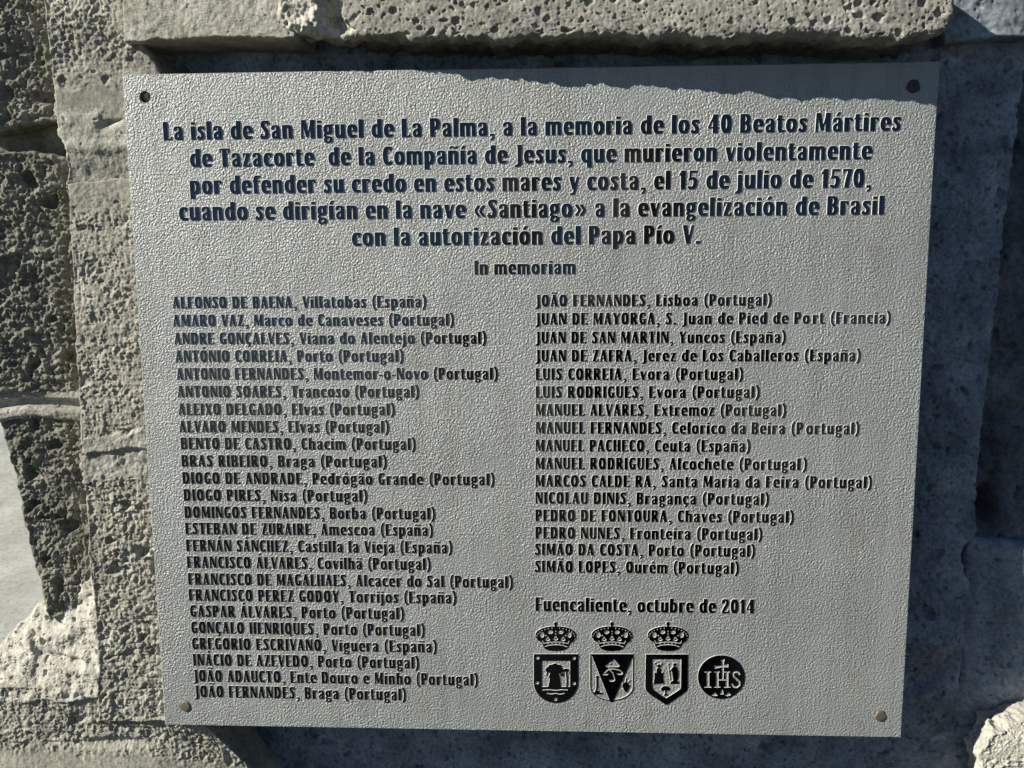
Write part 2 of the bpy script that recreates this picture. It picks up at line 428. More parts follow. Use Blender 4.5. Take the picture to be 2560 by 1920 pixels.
stone('stone_block', M_tuff, pillar,
      [(147, 395, 5), (151, 500, 5), (158, 640, 5), (166, 790, 5), (172, 900, 5), (173, 960, 5)], [(350, 385, 8), (350, 960, 8)],
      [(147, 395, 5), (250, 385, 6), (350, 385, 8)], [(173, 960, 5), (350, 960, 8)],
      lambda x, z, u, v: (d_pitted(1.15, 21, 0.4)(x, z, u, v) - 0.0003 * ridged(x, z, 0.006, 2, 5)) * (0.2 + 0.8 * smooth01((v - 0.02) / 0.16)) + 0.0004, edge=2.0)
stone('mortar_joint', M_mortar, pillar,
      [(174, 935, 6), (181, 965, 6), (178, 1000, 6), (180, 1045, 6)], [(360, 925, 8), (360, 1035, 8)],
      [(174, 935, 6), (260, 925, 7), (360, 925, 8)], [(180, 1045, 6), (360, 1035, 8)],
      lambda x, z, u, v: d_smooth(0.8, 31)(x, z, u, v) + 0.0045 * (1 - smooth01((v - 0.36 - 0.10 * fbm(x, z, 0.03, 3, 0.5, 35)) / 0.14)) + 0.0012 * fbm(x, z, 0.012, 3, 0.6, 36) - 0.0005,
      edge=2, rough_edge=4.5)
stone('stone_block', M_tuff, pillar,
      [(179, 1025, 6), (185, 1100, 6), (194, 1250, 6), (204, 1330, 6), (212, 1500, 6), (212, 1560, 6)], [(370, 1025, 8), (430, 1560, 10)],
      [(179, 1025, 6), (370, 1025, 8)], [(212, 1560, 6), (430, 1560, 10)],
      lambda x, z, u, v: d_pitted(1.25, 43, 0.7)(x, z, u, v) - 0.0014 * ridged(x, z, 0.009, 3, 15)
      - pores(x, z, 0.026, 0.003, 0.008, 0.009, 0.6 , 46) * (1 - 0.5 * v),
      edge=3, label='coarse pitted tan stone block low on the pillar')
# --- the course under the plaque
stone('stone_block', M_tuff, pillar,
      [(-90, 1490, 8), (-90, 1760, 8)], [(440, 1572, 10), (500, 1620, 30), (640, 1760, 44)],
      [(-90, 1490, 8), (40, 1482, 8), (215, 1500, 8), (440, 1572, 10)], [(-90, 1760, 8), (400, 1760, 14), (640, 1760, 44)],
      lambda x, z, u, v: d_pitted(1.2, 53, 0.5)(x, z, u, v) * (1 - 0.8 * smooth01((v - 0.42) / 0.15)) - 0.0010 * ridged(x, z, 0.009, 3, 25) * (1 - smooth01((v - 0.42) / 0.15))
      - hollow(x, z, 240, 1612, 0.035, 0.006, 0.0, 0.006) + 0.002 * smooth01((v - 0.5) / 0.2),
      edge=3)
# --- recessed back face: seen above, right of and below the plaque
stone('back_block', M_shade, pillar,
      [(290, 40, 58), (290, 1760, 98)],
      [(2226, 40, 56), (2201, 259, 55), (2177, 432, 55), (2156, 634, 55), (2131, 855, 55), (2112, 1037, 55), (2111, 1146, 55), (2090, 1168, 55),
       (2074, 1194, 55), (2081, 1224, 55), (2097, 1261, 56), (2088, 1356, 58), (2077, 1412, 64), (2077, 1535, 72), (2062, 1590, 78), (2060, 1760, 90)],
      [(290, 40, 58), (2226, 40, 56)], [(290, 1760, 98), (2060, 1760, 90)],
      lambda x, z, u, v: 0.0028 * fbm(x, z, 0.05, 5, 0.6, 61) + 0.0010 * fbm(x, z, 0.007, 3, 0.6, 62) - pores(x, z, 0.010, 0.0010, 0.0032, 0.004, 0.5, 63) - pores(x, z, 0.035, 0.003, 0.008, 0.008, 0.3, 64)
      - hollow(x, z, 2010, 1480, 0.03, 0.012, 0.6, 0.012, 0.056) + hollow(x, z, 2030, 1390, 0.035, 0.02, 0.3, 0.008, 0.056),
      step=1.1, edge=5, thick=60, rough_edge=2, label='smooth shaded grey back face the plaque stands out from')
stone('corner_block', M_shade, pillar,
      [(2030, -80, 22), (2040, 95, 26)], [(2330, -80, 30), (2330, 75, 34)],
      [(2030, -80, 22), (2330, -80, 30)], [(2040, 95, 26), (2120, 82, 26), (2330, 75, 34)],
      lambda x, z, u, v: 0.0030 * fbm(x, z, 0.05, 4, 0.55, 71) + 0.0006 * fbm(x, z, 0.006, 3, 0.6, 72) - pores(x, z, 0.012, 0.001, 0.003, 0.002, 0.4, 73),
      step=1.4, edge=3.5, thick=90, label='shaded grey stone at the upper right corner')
# --- the lintel over the plaque
stone('lintel_render', M_mortar, pillar,
      [(262, -80, -8), (264, 60, -10), (266, 92, -10)], [(640, -80, -22), (640, 80, -24)],
      [(262, -80, -8), (640, -80, -22)], [(266, 92, -10), (350, 86, -14), (460, 79, -18), (560, 80, -22), (640, 82, -24)],
      lambda x, z, u, v: d_smooth(1.0, 81)(x, z, u, v) + 0.00022 * np.sin(2600 * (np.hypot(x + 0.30, z - 0.20)) + 5 * fbm(x, z, 0.02, 2, 0.5, 84)) * (0.5 + fbm(x, z, 0.02, 2, 0.5, 82)),
      edge=3, thick=75, label='smooth trowelled render on the lintel\'s left end')
stone('mortar_patch', M_lime, pillar,
      [(585, -80, -20), (592, 30, -23), (606, 60, -25)], [(765, -80, -24), (770, 20, -24), (780, 80, -20)],
      [(585, -80, -20), (765, -80, -24)], [(606, 60, -25), (660, 72, -24), (710, 74, -22), (780, 80, -20)],
      lambda x, z, u, v: 0.005 * fbm(x, z, 0.03, 4, 0.6, 85) + 0.0015 * ridged(x, z, 0.01, 3, 86) - pores(x, z, 0.010, 0.001, 0.004, 0.005, 0.6, 87)
      - hollow(x, z, 735, 42, 0.014, 0.018, 0.3, 0.020, -0.02) + 0.003,
      edge=5, thick=40, rough_edge=2.5, label='white crumbling mortar patch with a dark cavity')
stone('lintel_stone', M_lintel, pillar,
      [(738, -80, -24), (745, 40, -24), (765, 80, -22)], [(2066, -80, -50), (2062, 30, -50), (2048, 66, -49), (2030, 78, -46)],
      [(738, -80, -24), (2066, -80, -50)],
      [(765, 80, -22), (800, 78, -26), (1000, 80, -31), (1300, 72, -38), (1700, 74, -45), (1900, 78, -46), (2030, 78, -46)],
      d_vesic(1.0, 91), step=0.85, edge=3.5, thick=125, rough_edge=3.0, label='grey stone lintel full of small holes')

# --- rough wall set back on the left
wall_l = root_empty('stone_wall', (-0.5, 0.06, base_z), 'dark rough stone wall set back left of the pillar, ending above pale paving', 'stone wall')
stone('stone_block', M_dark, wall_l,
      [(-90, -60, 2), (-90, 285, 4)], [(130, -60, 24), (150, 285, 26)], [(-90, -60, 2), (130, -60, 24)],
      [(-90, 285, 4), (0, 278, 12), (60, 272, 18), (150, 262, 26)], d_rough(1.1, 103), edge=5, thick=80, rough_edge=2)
stone('mortar_joint', M_dark, wall_l,  # dark stone colour on this joint stands in for its deep shade
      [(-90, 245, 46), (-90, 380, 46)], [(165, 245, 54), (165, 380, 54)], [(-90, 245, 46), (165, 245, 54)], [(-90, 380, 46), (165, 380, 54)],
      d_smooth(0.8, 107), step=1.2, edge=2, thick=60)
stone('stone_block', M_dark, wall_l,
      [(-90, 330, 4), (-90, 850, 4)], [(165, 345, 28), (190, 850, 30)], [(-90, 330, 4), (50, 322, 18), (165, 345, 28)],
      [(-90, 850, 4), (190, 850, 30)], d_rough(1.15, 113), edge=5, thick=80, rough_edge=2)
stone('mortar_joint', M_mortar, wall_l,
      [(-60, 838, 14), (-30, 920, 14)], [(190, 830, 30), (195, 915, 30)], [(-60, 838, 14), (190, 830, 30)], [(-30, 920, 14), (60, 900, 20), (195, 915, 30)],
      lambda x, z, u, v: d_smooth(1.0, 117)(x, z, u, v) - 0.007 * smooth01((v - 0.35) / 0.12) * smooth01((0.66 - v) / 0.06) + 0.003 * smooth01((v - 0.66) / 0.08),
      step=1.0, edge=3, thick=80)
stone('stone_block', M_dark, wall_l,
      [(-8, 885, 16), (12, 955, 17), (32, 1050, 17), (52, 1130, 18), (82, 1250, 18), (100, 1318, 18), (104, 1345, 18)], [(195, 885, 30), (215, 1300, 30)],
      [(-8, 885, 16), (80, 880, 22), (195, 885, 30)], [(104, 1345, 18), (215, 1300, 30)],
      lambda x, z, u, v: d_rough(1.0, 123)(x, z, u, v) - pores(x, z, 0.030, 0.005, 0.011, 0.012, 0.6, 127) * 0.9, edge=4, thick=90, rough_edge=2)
stone('mortar_patch', M_lime, wall_l,
      [(-90, 1470, 36), (-90, 1530, 16)], [(198, 1225, 30), (212, 1330, 14), (216, 1510, 4)],
      [(-90, 1470, 36), (-20, 1410, 36), (40, 1350, 35), (75, 1310, 34), (110, 1292, 34), (160, 1260, 32), (198, 1225, 30)],
      [(-90, 1530, 16), (60, 1520, 8), (216, 1510, 4)],
      lambda x, z, u, v: d_smooth(1.3, 131)(x, z, u, v) + 0.0035 * fbm(x, z, 0.028, 3, 0.55, 137) - pores(x, z, 0.016, 0.001, 0.004, 0.004, 0.5, 133)
      - hollow(x, z, 130, 1432, 0.032, 0.0055, -0.12, 0.006, 0.008) - hollow(x, z, 62, 1402, 0.004, 0.014, 0.35, 0.003, 0.008)
      + hollow(x, z, 45, 1400, 0.006, 0.016, 0.35, 0.003, 0.008) - pores(x, z, 0.006, 0.0008, 0.002, 0.002, 0.3, 135),
      edge=4, thick=70, rough_edge=2.5, label='pale mortar lump sloping up to the light')

# --- shaded wall set back on the right
wall_r = root_empty('stone_wall', (0.5, 0.09, base_z), 'blue shaded stone wall right of the pillar with one sunlit stone at its foot', 'stone wall')
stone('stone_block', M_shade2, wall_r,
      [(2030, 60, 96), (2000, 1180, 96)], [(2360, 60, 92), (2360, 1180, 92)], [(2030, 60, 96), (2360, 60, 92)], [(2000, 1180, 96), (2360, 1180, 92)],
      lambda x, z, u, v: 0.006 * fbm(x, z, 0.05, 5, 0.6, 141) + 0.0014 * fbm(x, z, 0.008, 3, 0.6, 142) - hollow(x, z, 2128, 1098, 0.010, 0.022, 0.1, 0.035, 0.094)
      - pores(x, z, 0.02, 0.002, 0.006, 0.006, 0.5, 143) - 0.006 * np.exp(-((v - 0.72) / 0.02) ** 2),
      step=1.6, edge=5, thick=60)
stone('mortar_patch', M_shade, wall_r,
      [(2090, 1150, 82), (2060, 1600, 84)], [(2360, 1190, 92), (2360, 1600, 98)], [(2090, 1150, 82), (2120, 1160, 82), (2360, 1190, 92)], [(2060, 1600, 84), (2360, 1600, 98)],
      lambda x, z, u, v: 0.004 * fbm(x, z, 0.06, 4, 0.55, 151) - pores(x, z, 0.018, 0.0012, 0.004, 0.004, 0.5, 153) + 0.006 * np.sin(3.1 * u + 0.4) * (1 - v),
      step=1.5, edge=6, thick=60, label='mortar fan coloured with the blue of the shade, sloping out of the corner')
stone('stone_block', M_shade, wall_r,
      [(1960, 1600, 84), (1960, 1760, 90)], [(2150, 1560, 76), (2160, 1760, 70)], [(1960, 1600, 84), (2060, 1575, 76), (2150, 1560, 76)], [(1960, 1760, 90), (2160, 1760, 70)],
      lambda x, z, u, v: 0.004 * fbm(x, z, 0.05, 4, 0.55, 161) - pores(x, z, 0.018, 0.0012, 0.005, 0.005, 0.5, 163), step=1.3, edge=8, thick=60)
stone('stone_block', M_lime, wall_r,
      [(2134, 1566, 50), (2146, 1584, 40), (2132, 1606, 38), (2108, 1634, 38), (2116, 1662, 38), (2112, 1760, 36)], [(2360, 1508, 66), (2360, 1575, 34), (2360, 1760, 30)],
      [(2134, 1566, 50), (2170, 1553, 56), (2212, 1536, 62), (2360, 1508, 66)], [(2112, 1760, 36), (2360, 1760, 30)],
      lambda x, z, u, v: d_pitted(1.2, 171, 0.4)(x, z, u, v), edge=5, thick=30, rough_edge=3, label='sunlit pale stone at the wall\'s foot')

# ------------------------------------------------------------------ outlines: masks -> contours -> raised relief meshes
def contours(F, x0, y0, h):
    """closed contours of F (rows = y, cols = x) at level 0, inside where F < 0"""
    ny, nx = F.shape
    S = F < 0
    code = S[:-1, :-1] * 1 + S[:-1, 1:] * 2 + S[1:, 1:] * 4 + S[1:, :-1] * 8
    segs = {}
    def ept(e):
        k, j, i = e
        if k == 0: a, b = F[j, i], F[j, i + 1]; t = a / (a - b); return (x0 + (i + t) * h, y0 + j * h)
        a, b = F[j, i], F[j + 1, i]; t = a / (a - b); return (x0 + i * h, y0 + (j + t) * h)
    T = {1: [(3, 0)], 2: [(0, 1)], 3: [(3, 1)], 4: [(1, 2)], 6: [(0, 2)], 7: [(3, 2)], 8: [(2, 3)], 9: [(2, 0)], 11: [(2, 1)], 12: [(1, 3)],
         13: [(1, 0)], 14: [(0, 3)], 5: [(3, 0), (1, 2)], 10: [(0, 1), (2, 3)]}
    for j, i in zip(*np.nonzero((code > 0) & (code < 15))):
        E4 = ((0, j, i), (1, j, i + 1), (0, j + 1, i), (1, j, i))
        for a, b in T[int(code[j, i])]:
            segs[E4[a]] = E4[b]
    out = []
    while segs:
        s = next(iter(segs)); e = s; lp = []
        while e in segs:
            n = segs.pop(e); lp.append(ept(e)); e = n
        if len(lp) >= 4: out.append(np.array(lp))
    return out
def simplify(p, eps):
    def rdp(a):
        if len(a) < 3: return a
        d = a[-1] - a[0]; L = np.hypot(*d)
        q = np.abs(d[0] * (a[:, 1] - a[0, 1]) - d[1] * (a[:, 0] - a[0, 0])) / L if L > 1e-9 else np.hypot(*(a - a[0]).T)
        k = int(q.argmax())
        if q[k] < eps: return a[[0, -1]]
        return np.concatenate([rdp(a[:k + 1])[:-1], rdp(a[k:])])
    k = int(np.hypot(*(p - p[0]).T).argmax())
    if k == 0: return p
    return np.concatenate([rdp(p[:k + 1])[:-1], rdp(np.concatenate([p[k:], p[:1]]))[:-1]])
def relief(loops, bevel):
    """outline loops -> (verts with z 0..1, tris, top mask): flat tops with sloped flanks"""
    cu = bpy.data.curves.new('outline', 'CURVE'); cu.dimensions = '2D'; cu.fill_mode = 'BOTH'
    cu.extrude = 1.0; cu.bevel_depth = bevel; cu.bevel_resolution = 0; cu.use_fill_caps = True
    for lp in loops:
        s = cu.splines.new('POLY'); s.points.add(len(lp) - 1)
        s.points.foreach_set('co', np.concatenate([lp, np.zeros((len(lp), 1)), np.ones((len(lp), 1))], 1).ravel())
        s.use_cyclic_u = True
    ob = bpy.data.objects.new('outline', cu); COL.objects.link(ob)
    dg = bpy.context.evaluated_depsgraph_get(); dg.update()
    me = bpy.data.meshes.new_from_object(ob.evaluated_get(dg))
    bpy.data.objects.remove(ob); bpy.data.curves.remove(cu)
    me.calc_loop_triangles()
    V = np.zeros(len(me.vertices) * 3); me.vertices.foreach_get('co', V); V = V.reshape(-1, 3)
    T = np.zeros(len(me.loop_triangles) * 3, np.int32); me.loop_triangles.foreach_get('vertices', T); T = T.reshape(-1, 3)
    bpy.data.meshes.remove(me)
    zmax = V[:, 2].max()
    keep = ~(V[T][:, :, 2] < -0.99).all(1)          # no back caps: the foot sits inside the plate
    T = T[keep]
    pts = np.concatenate(loops)
    for a in range(0, len(V), 2000):                 # mitred corners must not run away
        d = V[a:a + 2000, None, :2] - pts[None]
        q = np.hypot(d[..., 0], d[..., 1]); k = q.argmin(1); r = q[np.arange(len(q)), k]
        dd = d[np.arange(len(q)), k]
        f = np.where(r > 1.8 * bevel, 1.8 * bevel / np.maximum(r, 1e-9), 1.0)
        V[a:a + 2000, :2] = pts[k] + dd * f[:, None]
    zt = V[T][:, :, 2]
    top = (zt > zmax - 1e-4).all(1)
    Z = V[:, 2]
    V[:, 2] = np.where(Z > zmax - 1e-4, 1.0, np.where(Z > 0, 0.25, -0.5))
    return V, T, top

# ---- the heavy condensed letters: strokes drawn with a broad flat pen
def arc(cx, cy, rx, ry, a0, a1, n=40):
    a = np.radians(np.linspace(a0, a1, n)); return np.stack([cx + rx * np.cos(a), cy + ry * np.sin(a)], 1)
def sp(*p, n=14):
    p = np.array(p, float); q = np.vstack([2 * p[0] - p[1], p, 2 * p[-1] - p[-2]]); o = []
    for i in range(len(p) - 1):
        a, b, c, d = q[i:i + 4]; t = np.linspace(0, 1, n)[:, None]
        o.append(0.5 * (2 * b + (c - a) * t + (2 * a - 5 * b + 4 * c - d) * t ** 2 + (3 * b - a - 3 * c + d) * t ** 3))
    return np.concatenate(o)
K = (12.3, 5); T_ = (5.5, 5); H = (4.5, 4.5); N6 = (6.5, 5)
def ln(*p): return np.array(p, float)
G = {}
def gl(ch, w, *st): G[ch] = (w, list(st))
stem = lambda x, a=5, b=95, pen=K: (ln((x, a), (x, b)), pen)
gl('A', 56, (ln((7, 5), (25, 95)), (6.5, 5)), (ln((27, 95), (44, 5)), (11, 5)), (ln((14, 28), (40, 28)), H))
gl('B', 54, stem(12), (ln((12, 95), (27, 95)), H), (arc(26, 73, 15, 22, 90, -90), (10, 5)), (ln((12, 51), (27, 51)), H), (arc(26, 28, 17, 23, 90, -90), (10.5, 5)), (ln((12, 5), (27, 5)), H))
C_ = (arc(29, 50, 17, 45, 55, 305), (11.5, 5))
gl('C', 50, C_, (ln((41, 94), (41, 80)), (5, 5)), (ln((41, 8), (41, 20)), (4, 5)))
gl('Ç', 50, C_, (ln((41, 94), (41, 80)), (5, 5)), (sp((28, 0), (34, -10), (22, -18)), (6, 4)))
gl('D', 58, stem(12), (ln((12, 95), (26, 95)), H), (arc(24, 50, 22, 45, 90, -90), (11.5, 5)), (ln((12, 5), (26, 5)), H))
gl('E', 47, stem(12), (ln((12, 95), (42, 95)), H), (ln((42, 95), (42, 86)), (4, 4)), (ln((12, 51), (37, 51)), H), (ln((12, 5), (43, 5)), H), (ln((43, 5), (43, 14)), (4, 4)))
gl('F', 46, stem(12), (ln((12, 95), (42, 95)), H), (ln((42, 95), (42, 86)), (4, 4)), (ln((12, 50), (37, 50)), H))
gl('G', 54, C_, (ln((41, 94), (41, 80)), (5, 5)), (ln((42, 10), (42, 40)), (9, 5)), (ln((30, 43), (53, 43)), H))
gl('H', 58, stem(12), stem(46), (ln((12, 51), (46, 51)), H))
gl('I', 24, stem(12))
gl('J', 34, (sp((22, 95), (22, 50), (22, 5), (18, -8), (6, -14)), (11, 5)), (ln((12, 95), (22, 95)), H))
gl('L', 44, stem(12), (ln((12, 5), (40, 5)), H), (ln((40, 5), (40, 15)), (4, 4)))
gl('M', 74, (ln((6, 5), (9, 95)), (6, 5)), (ln((16, 95), (35, 12)), (9.5, 5)), (ln((37, 12), (56, 95)), (4, 5)), stem(61))
gl('N', 58, (ln((6, 5), (6, 95)), (6, 5)), (ln((13, 95), (45, 8)), (11, 5)), (ln((52, 8), (52, 95)), (6, 5)))
O_ = (arc(30, 50, 18, 45, 0, 360, 90), (12, 5))
gl('O', 60, O_)
gl('P', 52, stem(12), (ln((12, 95), (26, 95)), H), (arc(25, 69, 16, 26, 90, -90), (11, 5)), (ln((12, 43), (26, 43)), H))
gl('Q', 60, O_, (ln((30, 20), (50, -8)), (8, 5)))
gl('R', 56, stem(12), (ln((12, 95), (26, 95)), H), (arc(25, 72, 15, 23, 90, -90), (10.5, 5)), (ln((12, 49), (27, 49)), H), (ln((29, 49), (44, 5)), (11, 5)))
gl('S', 46, (sp((37, 86), (27, 94), (15, 88), (13, 72), (23, 56), (32, 40), (33, 20), (24, 6), (14, 6), (7, 14)), (10.5, 5)), (ln((39, 94), (39, 78)), H), (ln((6, 6), (6, 24)), H))
gl('T', 52, stem(26), (ln((6, 95), (46, 95)), H), (ln((5, 95), (5, 80)), H), (ln((47, 95), (47, 80)), H))
gl('U', 56, (np.concatenate([ln((12, 95), (12, 30)), arc(29, 28, 17, 23, 180, 360), ln((46, 30), (46, 95))]), (9.5, 5)), stem(12, 30, 95))
gl('V', 54, (ln((12, 95), (28, 5)), (11, 5)), (ln((30, 5), (48, 95)), (5, 5)))
gl('X', 54, (ln((13, 95), (41, 5)), (11, 5)), (ln((45, 95), (8, 5)), (5, 5)))
gl('Y', 54, (ln((12, 95), (28, 46)), (11, 5)), (ln((48, 95), (28, 46)), (5, 5)), stem(27, 5, 46))
gl('Z', 48, (ln((8, 95), (42, 95)), H), (ln((7, 95), (7, 80)), H), (ln((35, 93), (13, 7)), (11, 5)), (ln((6, 5), (42, 5)), H), (ln((42, 5), (42, 20)), H))
bowl = lambda c: (arc(c, 37, 17, 32, 0, 360, 80), (11, 5))
a_ = [stem(37, 5, 54, (10.5, 5)), (sp((9, 55), (13, 66), (24, 70), (34, 65), (37, 52)), (8.5, 5)), (sp((36, 42), (22, 38), (12, 26), (13, 11), (22, 5), (36, 14)), (8.5, 5))]
gl('a', 49, *a_)
gl('b', 54, stem(12), (arc(25, 37, 18, 32, 120, -120), (11, 5)), (ln((12, 5), (20, 5)), H))
gl('c', 45, (arc(28, 37, 16.5, 32, 55, 305), (11.5, 5)), (ln((37, 64), (37, 54)), (6, 6)))
gl('ç', 45, (arc(28, 37, 16.5, 32, 55, 305), (11.5, 5)), (ln((37, 64), (37, 54)), (6, 6)), (sp((26, 0), (32, -10), (20, -17)), (6, 4)))
gl('d', 54, stem(42), (arc(29, 37, 18, 32, 60, 300), (11, 5)))
gl('e', 50, (arc(27, 37, 16, 32, 0, 310), (11, 5)), (ln((20, 38), (44, 38)), (4.5, 4)))
gl('f', 34, (sp((15, 5), (15, 40), (15, 75), (20, 91), (31, 93)), (10.5, 5)), (ln((4, 68), (31, 68)), H))
gl('g', 50, (arc(24, 47, 14, 22, 0, 360, 60), (10, 5)), (ln((34, 68), (46, 72)), (5, 5)), (sp((16, 26), (8, 16), (14, 8), (30, 5), (40, -4), (34, -17), (20, -21), (9, -14), (12, -2), (22, 4)), (7.5, 5)))
gl('h', 54, stem(12), (sp((16, 58), (28, 69), (40, 63), (42, 48), (42, 5)), (11, 5)))
gl('i', 24, stem(12, 5, 69), (ln((11, 89), (13, 89)), (9.5, 7)))
gl('j', 26, (sp((13, 69), (13, 30), (13, 0), (9, -14), (0, -20)), (11, 5)), (ln((12, 89), (14, 89)), (9.5, 7)))
gl('l', 24, stem(12))
arch = lambda x: (sp((x + 4, 57), (x + 15, 69), (x + 27, 63), (x + 29, 48), (x + 29, 5)), (10.5, 5))
gl('m', 82, stem(12, 5, 69), arch(12), arch(41))
gl('n', 54, stem(12, 5, 69), (sp((16, 57), (28, 69), (40, 63), (42, 48), (42, 5)), (11, 5)))
gl('o', 54, bowl(27.5))
gl('p', 54, stem(12, -21, 69), (arc(25, 37, 18, 32, 120, -120), (11, 5)))
gl('q', 54, stem(42, -21, 69), (arc(29, 37, 18, 32, 60, 300), (11, 5)))
gl('r', 40, stem(12, 5, 69), (sp((15, 55), (22, 67), (31, 68), (35, 60)), (6, 5.5)))
gl('s', 40, (sp((32, 61), (24, 69), (14, 65), (12, 53), (20, 42), (28, 31), (28, 15), (20, 5), (12, 6), (7, 12)), (9.5, 5)), (ln((34, 69), (34, 58)), H), (ln((6, 6), (6, 18)), H))
gl('t', 36, (sp((15, 86), (15, 50), (15, 20), (20, 6), (32, 9)), (10.5, 5)), (ln((4, 68), (31, 68)), H))
gl('u', 54, stem(42, 5, 69), (sp((12, 69), (12, 28), (15, 9), (25, 5), (38, 16)), (11, 5)))
gl('v', 49, (ln((12, 69), (26, 5)), (11, 5)), (ln((27, 5), (43, 69)), (5, 5)))
gl('x', 48, (ln((12, 69), (37, 5)), (10, 5)), (ln((40, 69), (8, 5)), (5, 5)))
gl('y', 49, (ln((12, 69), (27, 8)), (11, 5)), (sp((43, 69), (30, 8), (22, -16), (10, -19)), (5.5, 5)))
gl('z', 42, (ln((7, 69), (36, 69)), H), (ln((30, 67), (12, 7)), (10, 5)), (ln((6, 5), (36, 5)), H), (ln((36, 5), (36, 15)), H), (ln((6, 69), (6, 58)), H))
gl('0', 54, (arc(27, 50, 15.5, 45, 0, 360, 90), (11.5, 5)))
gl('1', 36, stem(22), (ln((20, 93), (6, 78)), (5, 5)))
gl('2', 52, (sp((9, 74), (14, 91), (27, 95), (38, 84), (38, 66), (26, 42), (10, 10)), (10, 5)), (ln((8, 5), (46, 5)), (5, 6)), (ln((46, 6), (46, 20)), H))
gl('4', 56, stem(38), (ln((34, 93), (7, 32)), (5, 5)), (ln((7, 29), (52, 29)), H))
gl('5', 50, (ln((13, 93), (43, 93)), (5, 6)), (ln((13, 93), (12, 55)), (5, 5)), (sp((12, 54), (24, 60), (35, 50), (37, 30), (30, 10), (18, 4), (8, 12)), (10, 5)))
gl('7', 46, (ln((7, 93), (41, 93)), (5, 6)), (ln((7, 93), (7, 80)), H), (sp((40, 92), (30, 55), (22, 5)), (10.5, 5)))
gl(',', 26, (ln((12, 6), (14, 6)), (10, 7)), (sp((20, 4), (18, -10), (9, -18)), (4.5, 4)))
gl('.', 26, (ln((12, 7), (14, 7)), (10, 8)))
gl('-', 28, (ln((7, 36), (21, 36)), (7, 7)))
gl('(', 32, (sp((27, 104), (15, 78), (12, 45), (15, 12), (27, -14)), (8, 4)))
gl(')', 32, (sp((5, 104), (17, 78), (20, 45), (17, 12), (5, -14)), (8, 4)))
gl('«', 62, (sp((26, 64), (11, 38), (26, 12)), (7, 5)), (sp((50, 64), (35, 38), (50, 12)), (7, 5)))
gl('»', 62, (sp((12, 64), (27, 38), (12, 12)), (7, 5)), (sp((36, 64), (51, 38), (36, 12)), (7, 5)))
acute = lambda x, y: (ln((x - 3, y), (x + 6, y + 13)), (6, 4))
tilde = lambda x, y: (sp((x - 17, y), (x - 9, y + 6), (x + 7, y - 1), (x + 17, y + 6)), (5, 4))
for ch, b, x, y, f in (('á', 'a', 26, 86, acute), ('é', 'e', 27, 86, acute), ('ó', 'o', 28, 86, acute), ('ã', 'a', 26, 88, tilde), ('ñ', 'n', 28, 88, tilde),
                       ('ê', 'e', 27, 86, acute), ('Á', 'A', 28, 112, acute), ('Ã', 'A', 28, 112, tilde), ('Ó', 'O', 30, 112, acute), ('Ô', 'O', 30, 112, acute)):
    G[ch] = (G[b][0], G[b][1] + [f(x, y)])
G['í'] = (24, [stem(12, 5, 69), acute(13, 84)])

RELIEF = {}
def glyph(ch):
    if ch in RELIEF: return RELIEF[ch]
    w, strokes = G[ch]
    h = 1.0; x0, y0 = -14.0, -34.0; nx = int((w + 28) / h); ny = int(170 / h)
    F = np.full((ny, nx), 4.0)
    gx = x0 + np.arange(nx) * h; gy = y0 + np.arange(ny) * h
    for pts, (hx, hy) in strokes:
        d = np.r_[0, np.cumsum(np.hypot(*np.diff(pts, axis=0).T))]
        m = max(2, int(d[-1] / 1.2)); t = np.linspace(0, d[-1], m)
        for x, y in zip(np.interp(t, d, pts[:, 0]), np.interp(t, d, pts[:, 1])):
            i0 = max(0, int((x - 2 * hx - x0) / h)); i1 = min(nx, int((x + 2 * hx - x0) / h) + 2)
            j0 = max(0, int((y - 2 * hy - y0) / h)); j1 = min(ny, int((y + 2 * hy - y0) / h) + 2)
            q = (((gx[i0:i1] - x) / hx)[None, :] ** 4 + ((gy[j0:j1] - y) / hy)[:, None] ** 4) ** 0.25
            F[j0:j1, i0:i1] = np.minimum(F[j0:j1, i0:i1], q)
    lo = [simplify(p, 0.28) for p in contours(F - 1.0, x0, y0, h)]
    RELIEF[ch] = relief(lo, 2.4) + (w,)
    return RELIEF[ch]

plaque = root_empty('memorial_plaque', (0, 0, -0.3471), 'grey etched metal memorial plaque with raised dark Spanish inscription, screwed to the stone pillar', 'plaque')
PO = np.array([0, 0, -0.3471])
RAISE = 0.0006
GAP = 8.0
def text_line(s, x0, x1, yb, cap, GAP=9.0, space=33):
    """s set so that it runs from photo pixel x0 to x1 with its baseline through (x0, yb); cap in photo pixels"""
    A = at(x0, yb); B = at(x1, yb)
    z = A[2]; cs = np.linalg.norm(at(x0, yb - cap) - A) / 100.0
    pen = 0.0; place = []
    for ch in s:
        if ch == ' ': pen += space; continue
        if ch == '|': pen += 12; continue
        place.append((ch, pen)); pen += G[ch][0] + GAP
    width = pen - GAP
    # the line's right end on the baseline: intersect the plate at the same height
    xr = B[0]
    sx = (xr - A[0]) / width
    vs, ts, ms = [], [], []; nb = 0
    for ch, p in place:
        V, T, top, w = glyph(ch)
        q = np.stack([A[0] + (p + V[:, 0]) * sx, -V[:, 2] * RAISE, z + V[:, 1] * cs], 1)
        vs.append(q - PO); ts.append(T + nb); ms.append(np.where(top, 0, 1)); nb += len(q)
    V = np.concatenate(vs); T = np.concatenate(ts)[:, [0, 1, 2]]
    me = mesh_np('text_line', V, T, np.concatenate(ms), smooth=False)
    return link_mesh('text_line', me, [M_polish, M_flank], plaque)

